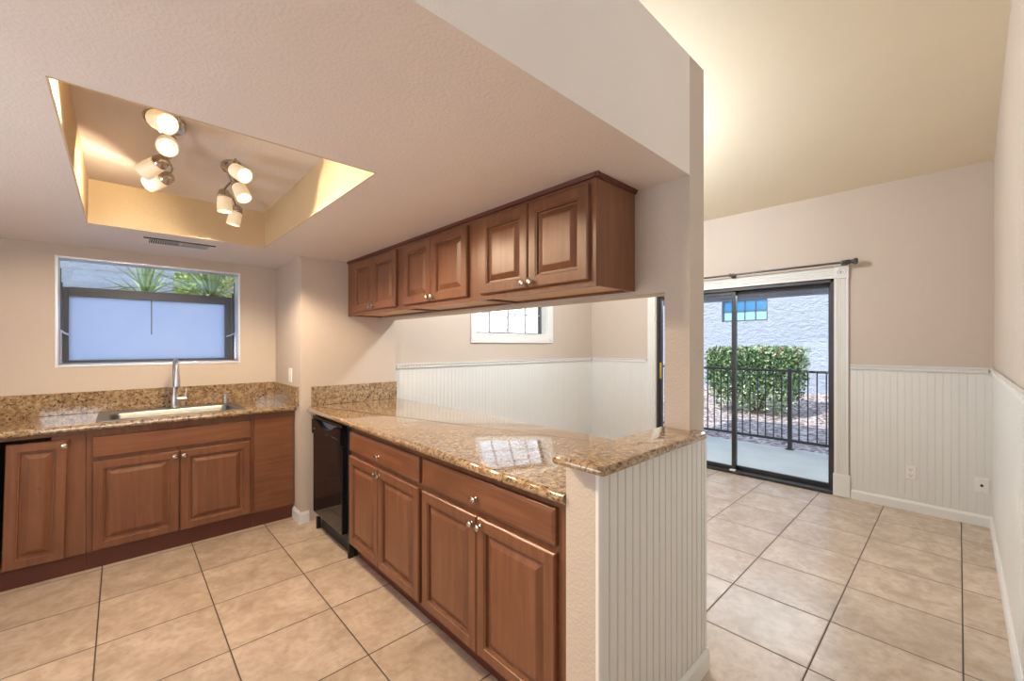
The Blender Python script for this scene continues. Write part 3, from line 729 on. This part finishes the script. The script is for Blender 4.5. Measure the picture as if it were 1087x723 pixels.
# ------------------------------------------------------------------ track lights
LG = 'track lights in the ceiling recess'
def track(name, base, path, heads, label):
    t = thing(name, label, 'track light', (base[0], base[1], RZ), LG)
    bx, by = base
    mb = MB()
    mb.rings([[(bx + r * .045 * math.cos(2 * PI * k / 28), by + r * .085 * math.sin(2 * PI * k / 28), z) for k in range(28)] for r, z in ((1.0, RZ - .0005), (1.0, RZ - .016), (.85, RZ - .024))])
    mb.build('canopy', M['nickel'], t, smooth=True)
    mb = MB(); mb.tube(path, .006, 8); mb.tube([(bx, by, RZ - .02), (bx, by, path[0][2])], .007, 8); mb.build('arm', M['nickel'], t, smooth=True)
    for (p, d, power, cone) in heads:
        p = Vector(p); d = Vector(d).normalized()
        stem_top = min((Vector(q) for q in path), key=lambda q: (q - p).length)
        mb = MB(); mb.lathe(p - d * .05, d, [(-.012, .008), (-.008, .018), (0, .026), (.02, .031), (.03, .033), (.036, .031)], 18)
        mb.tube([stem_top, p - d * .045], .005, 8)
        cup = mb.build('lamp_cup', M['nickel'], t, smooth=True)
        mb = MB(); mb.lathe(p - d * .015, d, [(0, .026), (.004, .033), (.04, .036), (.082, .037), (.082, .033), (.04, .032), (.006, .024)], 22, caps=False)
        mb.build('lamp_shade', M['shade'], t, smooth=True)
        mb = MB(); mb.lathe(p - d * .012, d, [(0, .010), (.02, .014), (.045, .019), (.055, .016), (.06, .004)], 14); mb.build('bulb', M['bulb'], cup, smooth=True)
        l = add_light('lamp_light', 'SPOT', p + d * .078, d, power, (1.0, 0.78, 0.53), spot_size=math.radians(cone), spot_blend=0.35, shadow_soft_size=0.03)
        l.parent = t; l.location = Vector(l.location) - Vector(t.location)
ZA = 2.285
track('track_light', (.165, 2.30), [(.15, 1.98, ZA), (.17, 2.1, ZA + .005), (.145, 2.2, ZA), (.17, 2.32, ZA + .01), (.19, 2.45, ZA), (.165, 2.58, ZA), (.19, 2.70, ZA)],
      [((.10, 2.03, 2.235), (.38, -.84, -.45), 27, 172), ((.14, 2.22, 2.225), (-.06, -.86, -.55), 120, 96), ((.115, 2.49, 2.215), (-.635, .594, -.5), 9, 150), ((.145, 2.70, 2.215), (-.66, .6, -.35), 9, 150)],
      'four-lamp track light nearer the camera in the ceiling recess')
track('track_light', (.425, 2.62), [(.40, 2.36, ZA), (.43, 2.48, ZA + .008), (.41, 2.6, ZA), (.44, 2.72, ZA + .005), (.43, 2.85, ZA), (.49, 2.98, ZA), (.53, 3.12, ZA)],
      [((.405, 2.36, 2.23), (.33, -.75, -.45), 10, 150), ((.46, 2.60, 2.225), (.19, -.45, -.75), 36, 110), ((.43, 2.85, 2.222), (.03, -.05, -1), 58, 148), ((.53, 3.12, 2.222), (-.2, .08, -.97), 44, 148)],
      'four-lamp track light farther back, above the peninsula side')

# ------------------------------------------------------------------ outside: patio, railing, gravel, hedge, neighbour
struct(MB().box(XD + .14, 7.06, -4, 7, -.30, -.10).build('patio_slab', M['concrete']), 'grey concrete patio outside the sliding door', 'patio')
struct(MB().box(XD + .14, 7.15, -4, 3.75, 2.42, 2.55).box(6.95, 7.15, -4, 3.75, 2.10, 2.42).build('patio_roof', M['stucco']), 'stucco edge of the patio roof', 'roof')
struct(MB().box(XL - .5, 2.0, YK + .24, YK + 1.15, 2.75, 2.88).box(2.0, XD + .14, YN + .14, YN + .95, 2.78, 2.9).build('sun_block_eave', M['stucco']), 'unseen overhang added to keep sun out of the windows', 'roof')  # out of view, added to block the sun at the sink and dining windows

t = thing('metal_railing', 'dark metal railing with vertical bars at the patio edge', 'railing', (7.0, 1.655, -.10))
MB().box(6.98, 7.02, -2.0, 5.4, 1.005, 1.04).build('top_rail', M['bronze'], t, bevel=.003)
MB().box(6.985, 7.015, -2.0, 5.4, .01, .045).build('bottom_rail', M['bronze'], t, bevel=.003)
py = 1.655 - 1.86
while py < 5.4:
    MB().box(6.975, 7.025, py - .025, py + .025, -.0995, 1.06).box(6.95, 7.05, py - .05, py + .05, -.0998, -.088).build('post', M['bronze'], t, bevel=.003); py += 1.86
bal = None; y = 1.65 - .105 * 18
while y < 5.3:
    near = min(abs(y - (1.655 + 1.86 * k)) for k in (-1, 0, 1))
    if near > .04:
        if bal is None:
            bal = MB().box(6.993, 7.007, y - .007, y + .007, .045, 1.005).build('baluster', M['bronze'], t); by0 = y
        else:
            c = bal.copy(); COL.objects.link(c); c.parent = t; c.location = (0, y - by0, 0)
    y += .105

# gravel ground: gently rolling mesh rising to the neighbour's wall
mb = MB(); nx, ny = 44, 70; vs = []; fs = []
for i in range(nx + 1):
    for j in range(ny + 1):
        x = 7.06 + (12.99 - 7.06) * i / nx; y = -3 + 11.6 * j / ny
        z = -.17 + .34 * max(0, (x - 10) / 3.2) ** 1.3 + random.uniform(-.010, .010)
        vs.append((x, y, z))
for i in range(nx):
    for j in range(ny):
        a = i * (ny + 1) + j; fs.append((a, a + ny + 1, a + ny + 2, a + 1))
mb.add(vs, fs); tag(mb.build('gravel', M['gravel'], smooth=True), 'pinkish gravel ground between patio and stucco house', 'gravel', kind='stuff')
struct(MB().box(-6, 30, YK + .24, 40, -.6, -.2).box(-60, 80, -60, 80, -.9, -.62).build('ground', M['gravel']), 'bare ground beside the house', 'ground')

t = thing('neighbour_house', 'pale stucco house wall with small blue window behind the hedge', 'building', (13.15, 4, 0))
mb = MB()
for (y0, y1, z0, z1) in ((-4, 3.60, -.2, 5), (4.80, 12, -.2, 5), (3.60, 4.80, -.2, 2.07), (3.60, 4.80, 2.72, 5)): mb.box(13.0, 13.3, y0, y1, z0, z1)
mb.build('wall', M['stucco'], t)
mb = MB().box(13.05, 13.1, 3.60, 3.64, 2.07, 2.72).box(13.05, 13.1, 4.76, 4.80, 2.07, 2.72).box(13.05, 13.1, 3.64, 4.76, 2.07, 2.11).box(13.05, 13.1, 3.64, 4.76, 2.68, 2.72)
for y in (3.92, 4.20, 4.48): mb.box(13.06, 13.09, y - .01, y + .01, 2.11, 2.68)
mb.box(13.06, 13.09, 3.64, 4.76, 2.36, 2.38)
wf = mb.build('window_frame', M['grey'], t)
MB().box(13.09, 13.10, 3.62, 4.78, 2.37, 2.70).build('pane', M['paneb'], wf)
MB().box(13.09, 13.10, 3.62, 4.78, 2.09, 2.37).build('pane', M['panel'], wf)

def leaf_quad(mb, p, d, n, l, w):
    d = d.normalized(); s = d.cross(n)
    if s.length < 1e-3: s = d.cross(Vector((1, 0, 0)))
    s = s.normalized(); up = s.cross(d)
    a = p; b = p + d * l * .5 + s * w * .5 + up * w * .15; c = p + d * l; e = p + d * l * .5 - s * w * .5 + up * w * .15; m = p + d * l * .55
    mb.add([a, b, c, e, m], [(0, 1, 4), (1, 2, 4), (2, 3, 4), (3, 0, 4)])
def rdir():
    while True:
        v = Vector((random.uniform(-1, 1), random.uniform(-1, 1), random.uniform(-1, 1)))
        if .05 < v.length < 1: return v.normalized()
t = thing('hedge_bush', 'square trimmed green bush with reddish blossoms behind the railing', 'bush', (10.6, 3.3, -.15))
mb = MB(); fb = MB(); c0 = Vector((10.6, 3.16, 0))
for i in range(11500):
    z = random.triangular(-.1, 1.30, 1.05)
    k = 1.0 if z > .6 else .80 + .20 * max(0, (z + .1) / .7)
    hy, hx = .88 * k, .55 * k
    if z < .45 and random.random() < .30: continue
    u = random.uniform(-1, 1); v = random.uniform(-1, 1)
    q = random.random()                      # push most leaves to the surface
    if q < .45: v = -1 + abs(random.gauss(0, .14))
    elif q < .6: u = math.copysign(1 - abs(random.gauss(0, .08)), u)
    elif q < .78 and z > .5: z = 1.30 - abs(random.gauss(0, .05))
    p = c0 + Vector((v * hx, u * hy, z)) + rdir() * .04
    leaf_quad(mb, p, (rdir() + Vector((-.4, 0, .5))), rdir(), random.uniform(.065, .105), random.uniform(.034, .052))
mb.build('foliage', M['leaf'], t)
for i in range(240):
    p = c0 + Vector((random.uniform(-.56, -.2) if random.random() < .75 else random.uniform(-.5, .5), random.uniform(-.92, .92), random.triangular(.9, 1.36, 1.3)))
    for k in range(6): leaf_quad(fb, p + rdir() * .012, rdir(), rdir(), .032, .02)
fb.build('blossoms', M['flower'], t)
mb = MB()
for i in range(9):
    a = random.uniform(0, 2 * PI); b = Vector((math.cos(a) * .12, math.sin(a) * .2, -.18)); e = Vector((random.uniform(-.4, .4), random.uniform(-.75, .75), random.uniform(.6, 1.1)))
    mb.tube([c0 + b, c0 + (b + e) * .5 + rdir() * .05, c0 + e], [.022, .015, .006], 6)
mb.build('stem', M['bark'], t)

# outside the garden window
struct(MB().box(-9, 4.2, 10.0, 10.2, -.6, 4.2).build('neighbour_wall', M['stuccop']), 'shaded stucco wall beyond the garden window', 'wall')
def yucca(x, y, ztop, n, L, label):
    t = thing('yucca_plant', label, 'plant', (x, y, -.2), 'yuccas outside the garden window')
    mb = MB(); mb.tube([(x, y, -.2), (x + .03, y, ztop * .5), (x, y, ztop)], [.11, .09, .08], 10); mb.build('trunk', M['bark'], t, smooth=True)
    mb = MB()
    for i in range(n):
        a = random.uniform(0, 2 * PI); el = random.uniform(-.35, 1.45)
        d = Vector((math.cos(a) * math.cos(el), math.sin(a) * math.cos(el), math.sin(el))); p = Vector((x, y, ztop + random.uniform(-.1, .12)))
        s = d.cross(Vector((0, 0, 1))).normalized(); l = L * random.uniform(.75, 1.1); w = .015
        droop = Vector((0, 0, -.10 * math.cos(el) * L))
        p1, p2 = p + d * l * .45, p + d * l + droop
        n_ = s.cross(d) * .008
        mb.add([p - s * w * .6, p + s * w * .6, p1 - s * w, p1 - n_, p1 + s * w, p2], [(0, 1, 4, 3), (0, 3, 2), (2, 3, 5), (3, 4, 5)])
    mb.build('foliage', M['yucca'], t)
yucca(.74, 5.75, 1.96, 80, .74, 'spiky green yucca seen through the right of the sloped pane')
yucca(.24, 7.25, 2.02, 60, .62, 'spiky yucca behind, at the middle of the sloped pane')
t = thing('shrub', 'yellow-green leafy shrub behind the yuccas', 'shrub', (1.5, 8.5, -.2))
mb = MB()
for i in range(7000):
    d = rdir(); p = Vector((1.5, 8.5, 2.2)) + Vector((d.x * .85, d.y * .5, d.z * 1.2)) * random.uniform(.75, 1.0)
    leaf_quad(mb, p, d + rdir(), rdir(), .11, .05)
mb.build('foliage', M['bgleaf'], t)
mb = MB(); mb.tube([(1.5, 8.5, -.2), (1.5, 8.5, 1.3)], .06, 8); mb.build('trunk', M['bark'], t, smooth=True)

# bare tree outside the dining window
t = thing('bare_tree', 'leafless tree outside the small dining window', 'tree', (8.6, 9.6, -.2))
mb = MB()
def branch(p, d, l, r, depth):
    q = p + d * l * .5 + rdir() * l * .06; e = p + d * l
    mb.tube([p, q, e], [r, r * .85, r * .65], 5 if depth > 1 else 8)
    if depth >= 5: return
    for k in range(3 if depth < 4 else 2):
        nd = (d + rdir() * .8 + Vector((0, 0, .12))).normalized()
        branch(p + d * l * random.uniform(.55, 1.0), nd, l * random.uniform(.6, .8), r * .58, depth + 1)
branch(Vector((8.6, 9.6, -.2)), Vector((0, 0, 1)), 1.7, .034, 0)
mb.build('branches', M['twig'], t)
